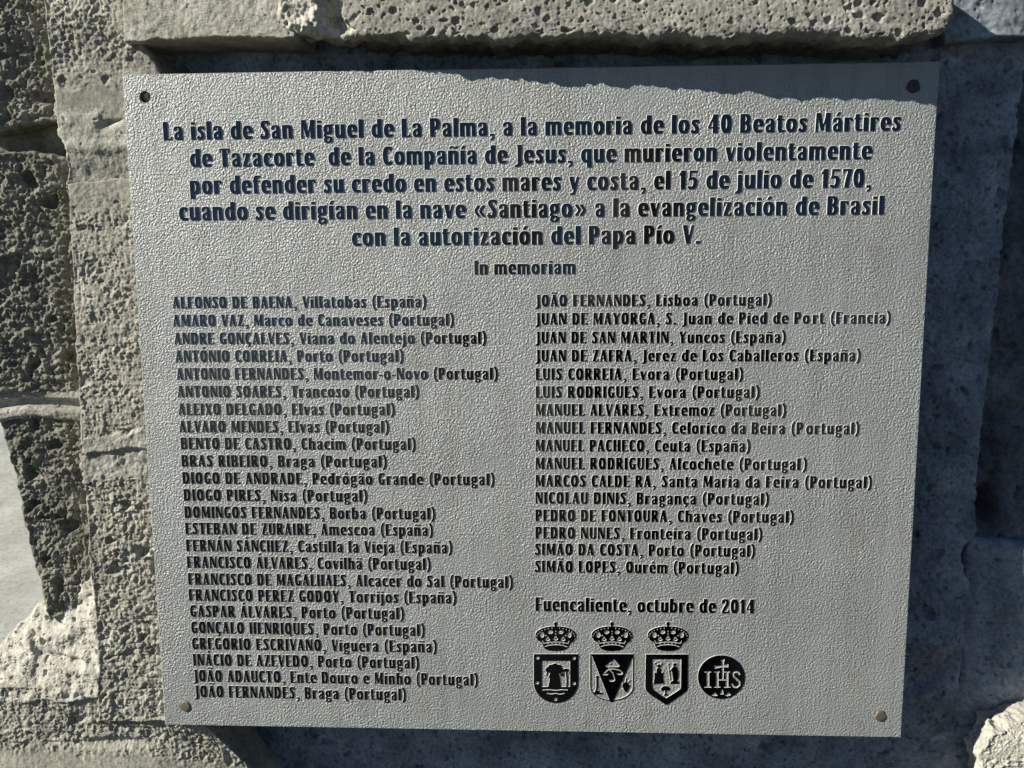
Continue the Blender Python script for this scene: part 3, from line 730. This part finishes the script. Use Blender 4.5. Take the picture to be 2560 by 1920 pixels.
def A_(x, y): return 380 + x * 0.43399, 260 + y * 0.43399
kA = 0.43399
for s, ax, bx, ay, (ox, oy) in (
        ('La isla de San Miguel de La Palma, a la memoria de los 40 Beatos Mártires', 409.5, 2249, 350.5, (0, 0)),
        ('de Tazacorte  de la Compañía de Jesus, que murieron violentamente', 476, 2177, 418, (0, 0)),
        ('por defender su credo en estos mares y costa, el 15 de julio de 1570,', 476, 2176, 485.5, (0, 0)),
        ('cuando se dirigían en la nave «Santiago» a la evangelización de Brasil', 448.6, 2207.5, 551.5, (0, 0)),
        ('con la autorización del Papa Pío V.', 880, 1750.5, 615, (0, 0))):
    text_line(s, ax, bx, ay, 46)
text_line('In memoriam', 1186, 1438, 686, 35)
kC = 0.41591
for s, x0, x1, y, oy in (
        ('ALFONSO DE BAENA, Villatobas (España)', 78, 1602, 122, 720), ('AMARO VAZ, Marco de Canaveses (Portugal)', 80, 1768, 230, 720),
        ('ANDRE GONÇALVES, Viana do Alentejo (Portugal)', 88, 1962, 338, 720), ('ANTÓNIO CORREIA, Porto (Portugal)', 95, 1465, 444, 720),
        ('ANTONIO FERNANDES, Montemor-o-Novo (Portugal)', 102, 2032, 550, 720), ('ANTONIO SOARES, Trancoso (Portugal)', 107, 1558, 656, 720),
        ('ALEIXO DELGADO, Elvas (Portugal)', 113, 1412, 762, 720), ('ALVARO MENDES, Elvas (Portugal)', 118, 1378, 866, 720),
        ('BENTO DE CASTRO, Chacim (Portugal)', 128, 1538, 968, 720), ('BRAS RIBEIRO, Braga (Portugal)', 132, 1365, 207, 1080),
        ('DIOGO DE ANDRADE, Pedrógão Grande (Portugal)', 138, 2012, 310, 1080), ('DIOGO PIRES, Nisa (Portugal)', 145, 1248, 412, 1080),
        ('DOMINGOS FERNANDES, Borba (Portugal)', 150, 1655, 515, 1080), ('ESTEBAN DE ZURAIRE, Amescoa (España)', 155, 1642, 613, 1080),
        ('FERNÁN SÁNCHEZ, Castilla la Vieja (España)', 160, 1758, 715, 1080), ('FRANCISCO ÁLVARES, Covilhã (Portugal)', 165, 1628, 815, 1080),
        ('FRANCISCO DE MAGALHAES, Alcacer do Sal (Portugal)', 172, 2122, 147, 1400), ('FRANCISCO PEREZ GODOY, Torrijos (España)', 176, 1782, 243, 1400),
        ('GASPAR ÁLVARES, Porto (Portugal)', 183, 1468, 340, 1400), ('GONÇALO HENRIQUES, Porto (Portugal)', 190, 1592, 438, 1400),
        ('GREGORIO ESCRIVANO, Viguera (España)', 195, 1665, 535, 1400), ('INÁCIO DE AZEVEDO, Porto (Portugal)', 202, 1558, 632, 1400),
        ('JOÃO ADAUCTO, Ente Douro e Minho (Portugal)', 205, 1912, 728, 1400), ('JOÃO FERNANDES, Braga (Portugal)', 212, 1480, 822, 1400)):
    text_line(s, 400 + x0 * kC, 400 + x1 * kC, oy + y * kC, 29.5, 11.0, 36)
kF = 0.42495
for s, x0, x1, y, oy in (
        ('JOÃO FERNANDES, Lisboa (Portugal)', 45, 1432, 108, 720), ('JUAN DE MAYORGA, S. Juan de Pied de Po|rt (Francia)', 45, 2132, 215, 720),
        ('JUAN DE SAN MARTIN, Yuncos (España)', 45, 1515, 325, 720), ('JUAN DE ZAFRA, Jerez de Los Caballeros (España)', 45, 1955, 432, 720),
        ('LUIS CORREIA, Evora (Portugal)', 45, 1265, 540, 720), ('LUIS RODRIGUES, Evora (Portugal)', 45, 1362, 645, 720),
        ('MANUEL ALVARES, Extremoz (Portugal)', 45, 1517, 750, 720), ('MANUEL FERNANDES, Celorico da Beira (P|ortugal)', 45, 1948, 855, 720),
        ('MANUEL PACHECO, Ceuta (España)', 43, 1307, 112, 1080), ('MANUEL RODRIGUES, Alcochete (Portugal|)', 43, 1640, 217, 1080),
        ('MARCOS CALDE RA, Santa Maria da Feira (Portugal)', 43, 2022, 320, 1080), ('NICOLAU DINIS, Bragança (Portugal)', 43, 1417, 420, 1080),
        ('PEDRO DE FONTOURA, Chaves (Portugal)', 43, 1563, 523, 1080), ('PEDRO NUNES, Fronteira (Portugal)', 43, 1378, 625, 1080),
        ('SIMÃO DA COSTA, Porto (Portugal)', 40, 1335, 722, 1080), ('SIMÃO LOPES, Ourém (Portugal)', 40, 1240, 823, 1080)):
    text_line(s, 1320 + x0 * kF, 1320 + x1 * kF, oy + y * kF, 29.5, 11.0, 36)
text_line('Fuencaliente, octubre de 2014', 1320 + 43 * kF, 1320 + 1330 * kF, 1080 + 1052 * kF, 35)

# ---- crests: drawn as masks in the picture's own close-up scale, then raised like the letters
class Canvas:
    def __init__(s, x0, y0, x1, y1, h=1.6):
        s.x0, s.y0, s.h = x0, y0, h
        s.X, s.Y = np.meshgrid(np.arange(x0, x1, h), np.arange(y0, y1, h)); s.M = np.zeros_like(s.X)
    def put(s, mask, on): s.M = np.where(mask, 1.0 if on else 0.0, s.M)
    def poly(s, pts, on=True):
        p = np.array(pts, float); ins = np.zeros(s.X.shape, bool)
        for (xa, ya), (xb, yb) in zip(p, np.roll(p, -1, 0)):
            if ya == yb: continue
            c = ((ya > s.Y) != (yb > s.Y)) & (s.X < (xb - xa) * (s.Y - ya) / (yb - ya) + xa)
            ins ^= c
        s.put(ins, on); return s
    def disc(s, x, y, rx, ry=None, on=True):
        ry = ry or rx; s.put(((s.X - x) / rx) ** 2 + ((s.Y - y) / ry) ** 2 < 1, on); return s
    def line(s, pts, w, on=True):
        p = np.array(pts, float); best = np.full(s.X.shape, 1e9)
        for a, b in zip(p[:-1], p[1:]):
            d = b - a; L = (d ** 2).sum() + 1e-9
            t = np.clip(((s.X - a[0]) * d[0] + (s.Y - a[1]) * d[1]) / L, 0, 1)
            best = np.minimum(best, np.hypot(s.X - a[0] - t * d[0], s.Y - a[1] - t * d[1]))
        s.put(best < w / 2, on); return s
    def star(s, x, y, r, n=5, on=True, inner=0.4):
        a = np.arange(2 * n) * math.pi / n - math.pi / 2
        rr = np.where(np.arange(2 * n) % 2 == 0, r, r * inner)
        return s.poly(np.stack([x + rr * np.cos(a), y + rr * np.sin(a)], 1), on)
    def build(s, name, origin, parent, bevel=2.6, k=0.2893, ox=1280, oy=1520):
        M = np.pad(s.M, 3)
        for _ in range(2):
            M = (np.roll(M, 1, 0) + np.roll(M, -1, 0) + 2 * M) / 4; M = (np.roll(M, 1, 1) + np.roll(M, -1, 1) + 2 * M) / 4
        lo = contours(0.5 - M + 1e-5, s.x0 - 3 * s.h, s.y0 - 3 * s.h, s.h)
        lo = [simplify(p, 0.45) for p in lo]
        lo = [p for p in lo if len(p) > 3 and abs(np.sum(p[:, 0] * np.roll(p[:, 1], -1) - p[:, 1] * np.roll(p[:, 0], -1))) > 40]
        V, T, top = relief(lo, bevel)
        P = unproj(ox + V[:, 0] * k, oy + V[:, 1] * k, np.zeros(len(V)))
        P[:, 1] = -V[:, 2] * RAISE
        me = mesh_np(name, P - origin, T[:, [0, 2, 1]], np.where(top, 0, 1), smooth=False)
        return link_mesh(name, me, [M_polish, M_flank], parent)
def crown(dx, dy, parent):
    c = Canvas(190 + dx, 105 + dy, 570 + dx, 385 + dy)
    o = lambda *p: [(x + dx, y + dy) for x, y in p]
    c.poly(o((200, 250), (203, 215), (222, 192), (262, 172), (310, 160), (350, 155), (372, 160), (400, 155), (450, 160), (495, 172), (532, 195), (552, 220), (553, 255), (532, 285), (505, 300), (488, 330), (470, 352), (430, 366), (376, 370), (320, 366), (285, 352), (270, 335), (255, 295), (222, 278)))
    c.disc(376 + dx, 132 + dy, 15).poly(o((362, 128), (390, 128), (384, 160), (368, 160)))
    # pearls and openings between the arches show the etched ground
    for t in np.linspace(0, 1, 17):
        a = math.pi * (1 - t); x = 376 + 166 * math.cos(a); y = 262 - 92 * math.sin(a) ** 0.8
        if abs(x - 376) > 14: c.disc(x + dx, y + dy, 5.0, on=False)
    c.disc(258 + dx, 230 + dy, 19, 24, False); c.disc(494 + dx, 230 + dy, 19, 24, False)
    c.disc(330 + dx, 206 + dy, 22, 16, False); c.disc(420 + dx, 206 + dy, 22, 16, False)
    for y in (198, 220, 240): c.disc(376 + dx, y + dy, 5, on=False)
    for x, y in ((290, 235), (462, 235)): c.disc(x + dx, y + dy, 6, on=False)
    for x in (308, 376, 440):
        y = 262 if x != 376 else 256
        c.poly(o((x - 22, y + 12), (x, y - 20), (x + 22, y + 12), (x, y + 24)), False); c.disc(x + dx, y + 3 + dy, 8)
    c.line(o((262, 280), (270, 302), (320, 294), (376, 290), (435, 294), (482, 304), (492, 282)), 7, False)
    c.line(o((280, 330), (320, 318), (376, 313), (430, 318), (472, 332)), 7, False)
    for x in (308, 345, 376, 408, 442): c.disc(x + dx, 306 + dy, 8, 3.5, False)
    return c.build('crown', origin_of(parent), parent)
def ellipse_base(x0, x1, ytop, ymid, ybot):
    t = np.linspace(0, math.pi, 24); cx = (x0 + x1) / 2
    return [(x0, ytop), (x1, ytop), (x1, ymid)] + [(cx + (x1 - cx) * math.cos(a), ymid + (ybot - ymid) * math.sin(a)) for a in t[1:-1]] + [(x0, ymid)]
def crest_empty(px, py):
    e = bpy.data.objects.new('coat_of_arms', None); COL.objects.link(e); e.parent = plaque
    p = at(1280 + px * 0.2893, 1520 + py * 0.2893); e.location = p - PO; e.empty_display_size = 0.02
    return e
# first crest: palm trees over waves inside a starred border
e1 = crest_empty(378, 820); e1['label'] = 'crowned shield with palms over waves and a starred border'
crown(0, 0, e1)
c = Canvas(175, 385, 585, 835)
c.poly(ellipse_base(187, 572, 395, 640, 818))
c.poly([(258, 455), (500, 455), (500, 678), (258, 678)], False)
c.poly([(330, 560), (345, 545), (400, 545), (412, 590), (425, 690), (310, 690), (325, 610)])
for x, y, r in ((370, 505, 30), (335, 510, 24), (312, 530, 24), (405, 512, 26), (425, 535, 22), (345, 545, 24), (390, 545, 26)): c.disc(x, y, r)
c.line([(310, 530), (300, 580)], 14).line([(340, 545), (318, 600)], 10).line([(425, 535), (440, 585)], 12).line([(405, 545), (425, 580)], 14)
c.disc(468, 535, 26, 15).line([(470, 535), (476, 620), (474, 690)], 15).line([(448, 540), (446, 575)], 9).line([(490, 540), (494, 566)], 8)
c.line([(262, 705), (320, 702), (375, 708), (430, 702), (478, 705)], 8, False)
c.line([(300, 733), (335, 740), (375, 734), (415, 742), (450, 733)], 8, False)
for x, y in ((222, 430), (537, 432), (218, 645), (537, 650), (376, 788)): c.star(x, y, 21, 6, False, 0.35)
c.build('shield', origin_of(e1), e1)
# second crest: dark wedge with scales, palm and fruit at its sides
e2 = crest_empty(862, 815); e2['label'] = 'crowned shield with a dark wedge and a pair of scales'
crown(486, 0, e2)
c = Canvas(660, 385, 1065, 830)
out = ellipse_base(674, 1050, 395, 680, 800)
c.poly(out); c.poly([(862 + (x - 862) * 0.955, 598 + (y - 598) * 0.955) for x, y in out], False)
c.poly([(674, 395), (1050, 395), (1048, 412), (872, 812), (848, 812), (690, 412)])
c.poly([(805, 497), (880, 440), (930, 497), (920, 508), (812, 508)], False).disc(852, 482, 8)
c.line([(832, 508), (838, 530)], 10, False).line([(800, 556), (830, 530), (870, 522), (930, 536), (952, 556)], 8, False)
c.line([(838, 530), (870, 560), (885, 615)], 9, False)
c.poly([(775, 566), (835, 566), (822, 578), (790, 578)], False).poly([(900, 562), (960, 562), (945, 575), (915, 575)], False).poly([(832, 618), (892, 618), (878, 634), (846, 634)], False)
c.line([(735, 600), (733, 720)], 16).disc(736, 592, 13, 10)
c.poly([(700, 745), (696, 722), (712, 728), (720, 705), (735, 722), (750, 708), (760, 728), (782, 726), (775, 745)])
c.disc(985, 668, 34, 30).poly([(950, 668), (1020, 668), (1000, 715), (985, 728), (968, 712)]).disc(1012, 645, 9, 14, False)
c.line([(960, 640), (952, 620)], 9).line([(985, 640), (988, 606)], 9).line([(1005, 640), (1020, 622)], 8)
c.build('shield', origin_of(e2), e2)
# third crest: two figures and a tree inside a broad border
e3 = crest_empty(1330, 830); e3['label'] = 'crowned pointed shield with two small figures and a tree'
crown(970, 0, e3)
c = Canvas(1140, 385, 1540, 845)
c.poly([(1155, 398), (1520, 398), (1518, 690), (1508, 715), (1480, 738), (1345, 832), (1325, 832), (1190, 745), (1160, 715), (1150, 690)])
c.poly([(1212, 440), (1462, 440), (1458, 690), (1440, 708), (1330, 778), (1225, 705), (1212, 685)], False)
c.poly([(1250, 520), (1268, 510), (1285, 520), (1292, 560), (1305, 550), (1305, 600), (1315, 650), (1220, 655), (1230, 600), (1228, 550), (1245, 560)])
c.disc(1268, 497, 14).line([(1240, 485), (1258, 505)], 8).line([(1292, 482), (1280, 505)], 8).line([(1245, 462), (1268, 458), (1292, 462)], 5).disc(1238, 478, 8).disc(1294, 480, 8)
c.disc(1405, 488, 15).poly([(1388, 505), (1425, 505), (1440, 560), (1432, 620), (1420, 632), (1392, 632), (1385, 580), (1378, 540)])
c.line([(1350, 480), (1368, 625)], 6).line([(1385, 520), (1362, 548)], 11)
c.poly([(1362, 655), (1372, 632), (1405, 622), (1440, 632), (1448, 652)])
c.disc(1325, 690, 32, 20).disc(1300, 700, 16).disc(1350, 698, 16).line([(1325, 700), (1328, 745)], 13).poly([(1305, 755), (1322, 735), (1340, 740), (1350, 755)])
c.build('shield', origin_of(e3), e3)
# round seal
c = Canvas(1590, 395, 2025, 795)
c.disc(1808, 594, 203, 189)
def L1(p, w=11): c.line(p, w, False)
for xs in (1690,): c.poly([(1678, 548), (1702, 548), (1702, 684), (1678, 684)], False); L1([(1664, 551), (1716, 551)], 8); L1([(1662, 681), (1718, 681)], 8)
c.poly([(1762, 548), (1782, 548), (1782, 684), (1762, 684)], False); L1([(1748, 681), (1796, 681)], 8); L1([(1750, 551), (1790, 551)], 8)
c.poly([(1845, 548), (1867, 548), (1867, 684), (1845, 684)], False); L1([(1832, 681), (1882, 681)], 8); L1([(1832, 551), (1878, 551)], 8)
L1([(1772, 618), (1858, 618)], 9)
c.poly([(1810, 450), (1830, 450), (1826, 610), (1814, 610)], False); c.poly([(1748, 486), (1758, 500), (1820, 492), (1868, 482), (1868, 512), (1820, 506), (1752, 522)], False); c.poly([(1802, 446), (1840, 440), (1826, 470), (1814, 470)], False)
L1([(1962, 570), (1950, 552), (1925, 548), (1908, 562), (1910, 586), (1935, 610), (1962, 636), (1964, 662), (1940, 682), (1912, 678), (1898, 656)], 15)
c.poly([(1722, 752), (1752, 728), (1778, 756), (1745, 758)], False).poly([(1808, 705), (1820, 705), (1828, 745), (1798, 745)], False).poly([(1838, 752), (1868, 728), (1892, 748), (1860, 760)], False)
seal = c.build('seal', PO, plaque); seal['label'] = 'round seal with the letters IHS and a cross'

# ---- the plate with its four screw holes
W2, HT = 0.4, 0.3471
holes = [(363, 243), (2283, 216), (463, 1765), (2202, 1790)]
HP = [at(*h) for h in holes]
def make_plate():
    cu = bpy.data.curves.new('plate', 'CURVE'); cu.dimensions = '2D'; cu.fill_mode = 'BOTH'
    cu.extrude = 0.0040; cu.bevel_depth = 0.0010; cu.bevel_resolution = 0; cu.offset = -0.0010
    def add(p):
        s = cu.splines.new('POLY'); s.points.add(len(p) - 1)
        s.points.foreach_set('co', np.array([(a, b, 0, 1) for a, b in p], float).ravel()); s.use_cyclic_u = True
    add([(-W2, -HT), (W2, -HT), (W2, HT), (-W2, HT)])
    for k, p in enumerate(HP):
        r = 0.0053
        add([(p[0] + r * math.cos(-a), p[2] + r * math.sin(-a)) for a in np.linspace(0, 2 * math.pi, 33)[:-1]])
    ob = bpy.data.objects.new('o', cu); COL.objects.link(ob)
    dg = bpy.context.evaluated_depsgraph_get(); dg.update()
    me = bpy.data.meshes.new_from_object(ob.evaluated_get(dg))
    bpy.data.objects.remove(ob); bpy.data.curves.remove(cu)
    me.materials.clear()
    V = np.zeros(len(me.vertices) * 3); me.vertices.foreach_get('co', V); V = V.reshape(-1, 3)
    V = np.stack([V[:, 0], -V[:, 2] + 0.005, V[:, 1]], 1) - PO
    me.vertices.foreach_set('co', V.astype(np.float32).ravel()); me.update()
    me.polygons.foreach_set('use_smooth', np.zeros(len(me.polygons), bool))
    me.name = 'plate'
    return link_mesh('plate', me, M_plate, plaque)
make_plate()
def screw(p, r, y_top, mat, dome=0.0012, tilt=(0, 0), label=None):
    vs = [(0, -dome, 0)]; fs = []
    prof = [(0.45, -dome * 0.85), (0.8, -dome * 0.45), (1.0, 0.0), (1.0, 0.012)]
    n = 20
    for q, y in prof:
        for k in range(n):
            a = 2 * math.pi * k / n; j = 1 + 0.06 * math.sin(3 * a + q + p[0] * 40) + 0.045 * math.sin(5 * a + p[2] * 30)
            vs.append((q * r * j * math.cos(a), y, q * r * j * math.sin(a)))
    V = np.array(vs)
    V[:, 1] += tilt[0] * V[:, 0] + tilt[1] * V[:, 2]
    tri = np.array([(0, 1 + k, 1 + (k + 1) % n) for k in range(n)])
    quad = np.array([(1 + i * n + k, 1 + (i + 1) * n + k, 1 + (i + 1) * n + (k + 1) % n, 1 + i * n + (k + 1) % n) for i in range(3) for k in range(n)])
    me = mesh_np('screw', V, [tri, quad], smooth=True)
    o = link_mesh('screw', me, mat, plaque, label); o.location = np.array([p[0], y_top, p[2]]) - PO
screw(HP[0], 0.0045, 0.0030, M_screw, dome=0.0006, tilt=(0.1, -0.35), label='screw sunk deep in its hole')
screw(HP[1], 0.0064, -0.0006, M_screw_dark, dome=0.0007, label='dark screw in the shaded corner')
screw(HP[2], 0.0060, -0.0005, M_screw, dome=0.0006, tilt=(-0.06, 0.1))
screw(HP[3], 0.0062, -0.0006, M_screw, dome=0.0006, tilt=(0.08, 0.06))

# ------------------------------------------------------------------ the photographer, seen only as a dark reflection in the polished letters
def make_person():
    person = root_empty('person', (0.21, -1.17, -1.33), 'person in dark clothes with bare forearms taking the picture, mirrored in the polished letters', 'person')
    po = np.array([0.21, -1.17, -1.33])
    def body(name, pts, edges, rad, mat, parent):
        me = bpy.data.meshes.new(name)
        me.from_pydata([tuple(np.array(p) - po) for p in pts], edges, [])
        ob = bpy.data.objects.new(name, me); COL.objects.link(ob)
        mo = ob.modifiers.new('skin', 'SKIN'); mo.use_smooth_shade = True
        for k, v in enumerate(me.skin_vertices[0].data):
            v.radius = rad[k] if isinstance(rad[k], tuple) else (rad[k], rad[k]); v.use_root = (k == 0)
        ob.modifiers.new('sub', 'SUBSURF').levels = 1
        dg = bpy.context.evaluated_depsgraph_get(); dg.update()
        m2 = bpy.data.meshes.new_from_object(ob.evaluated_get(dg)); bpy.data.objects.remove(ob)
        m2.name = name
        return link_mesh(name, m2, mat, parent)
    M_skin = mat_plain('skin', (0.46, 0.26, 0.17), 0.6)
    M_cloth = mat_plain('dark_cloth', (0.020, 0.020, 0.024), 0.9)
    x = 0.24; y = -1.17
    # one continuous figure: pelvis, trunk, neck, head, arms to the lifted hands, legs to the ground
    pts = [(x, y - .05, -0.50), (x, y, -0.25), (x, y, 0.00), (x, y + .02, 0.12), (x - .01, y + .04, 0.20),
           (x - .19, y, -0.03), (x - .50, y + .06, -0.10), (x - .33, y + .09, 0.12),
           (x + .19, y, -0.03), (x + .42, y + .05, -0.14), (x + .04, y + .09, 0.08),
           (x - .10, y - .05, -0.58), (x - .12, y + .02, -0.94), (x - .13, y, -1.30), (x + .10, y - .05, -0.58), (x + .12, y + .02, -0.94), (x + .13, y, -1.30),
           (x - .01, y + .05, 0.29), (x - .01, y + .04, 0.385), (x - .28, y + .10, 0.24), (x - .26, y + .11, 0.36), (x - .04, y + .10, 0.18), (x - .06, y + .11, 0.26)]
    ed = [(4, 17), (17, 18), (7, 19), (19, 20), (10, 21), (21, 22), (0, 1), (1, 2), (2, 3), (3, 4), (2, 5), (5, 6), (6, 7), (2, 8), (8, 9), (9, 10), (0, 11), (11, 12), (12, 13), (0, 14), (14, 15), (15, 16)]
    rad = [(.17, .11), (.16, .11), (.15, .10), .055, (.070, .080), .07, .055, .04, .07, .05, .035, .09, .06, .045, .09, .06, .045,
           (.085, .105), (.060, .075), .052, .040, .045, .035]
    body('body', pts, ed, rad, M_skin, person)
    # dark shirt and trousers over it
    sp_ = [(x, y - .04, -0.54), (x, y, -0.25), (x, y, 0.00), (x - .19, y, -0.03), (x - .46, y + .055, -0.09), (x + .19, y, -0.03), (x + .41, y + .045, -0.135)]
    body('shirt', sp_, [(0, 1), (1, 2), (2, 3), (3, 4), (2, 5), (5, 6)], [(.22, .14), (.20, .135), (.17, .115), .095, .085, .095, .085], M_cloth, person)
    tp = [(x, y - .05, -0.53), (x - .10, y - .05, -0.60), (x - .12, y + .02, -0.94), (x - .13, y, -1.27), (x + .10, y - .05, -0.60), (x + .12, y + .02, -0.94), (x + .13, y, -1.27)]
    body('trousers', tp, [(0, 1), (1, 2), (2, 3), (0, 4), (4, 5), (5, 6)], [(.19, .13), .11, .08, .065, .11, .08, .065], M_cloth, person)
    body('hair', [(x - .01, y + .005, 0.30), (x - .01, y + .02, 0.43)], [(0, 1)], [(.10, .12), (.085, .09)], M_cloth, person)
make_person()

# ------------------------------------------------------------------ lean the whole wall back
for o in ROOTS:
    o.matrix_world = M_LEAN @ Matrix.Translation(o.location)
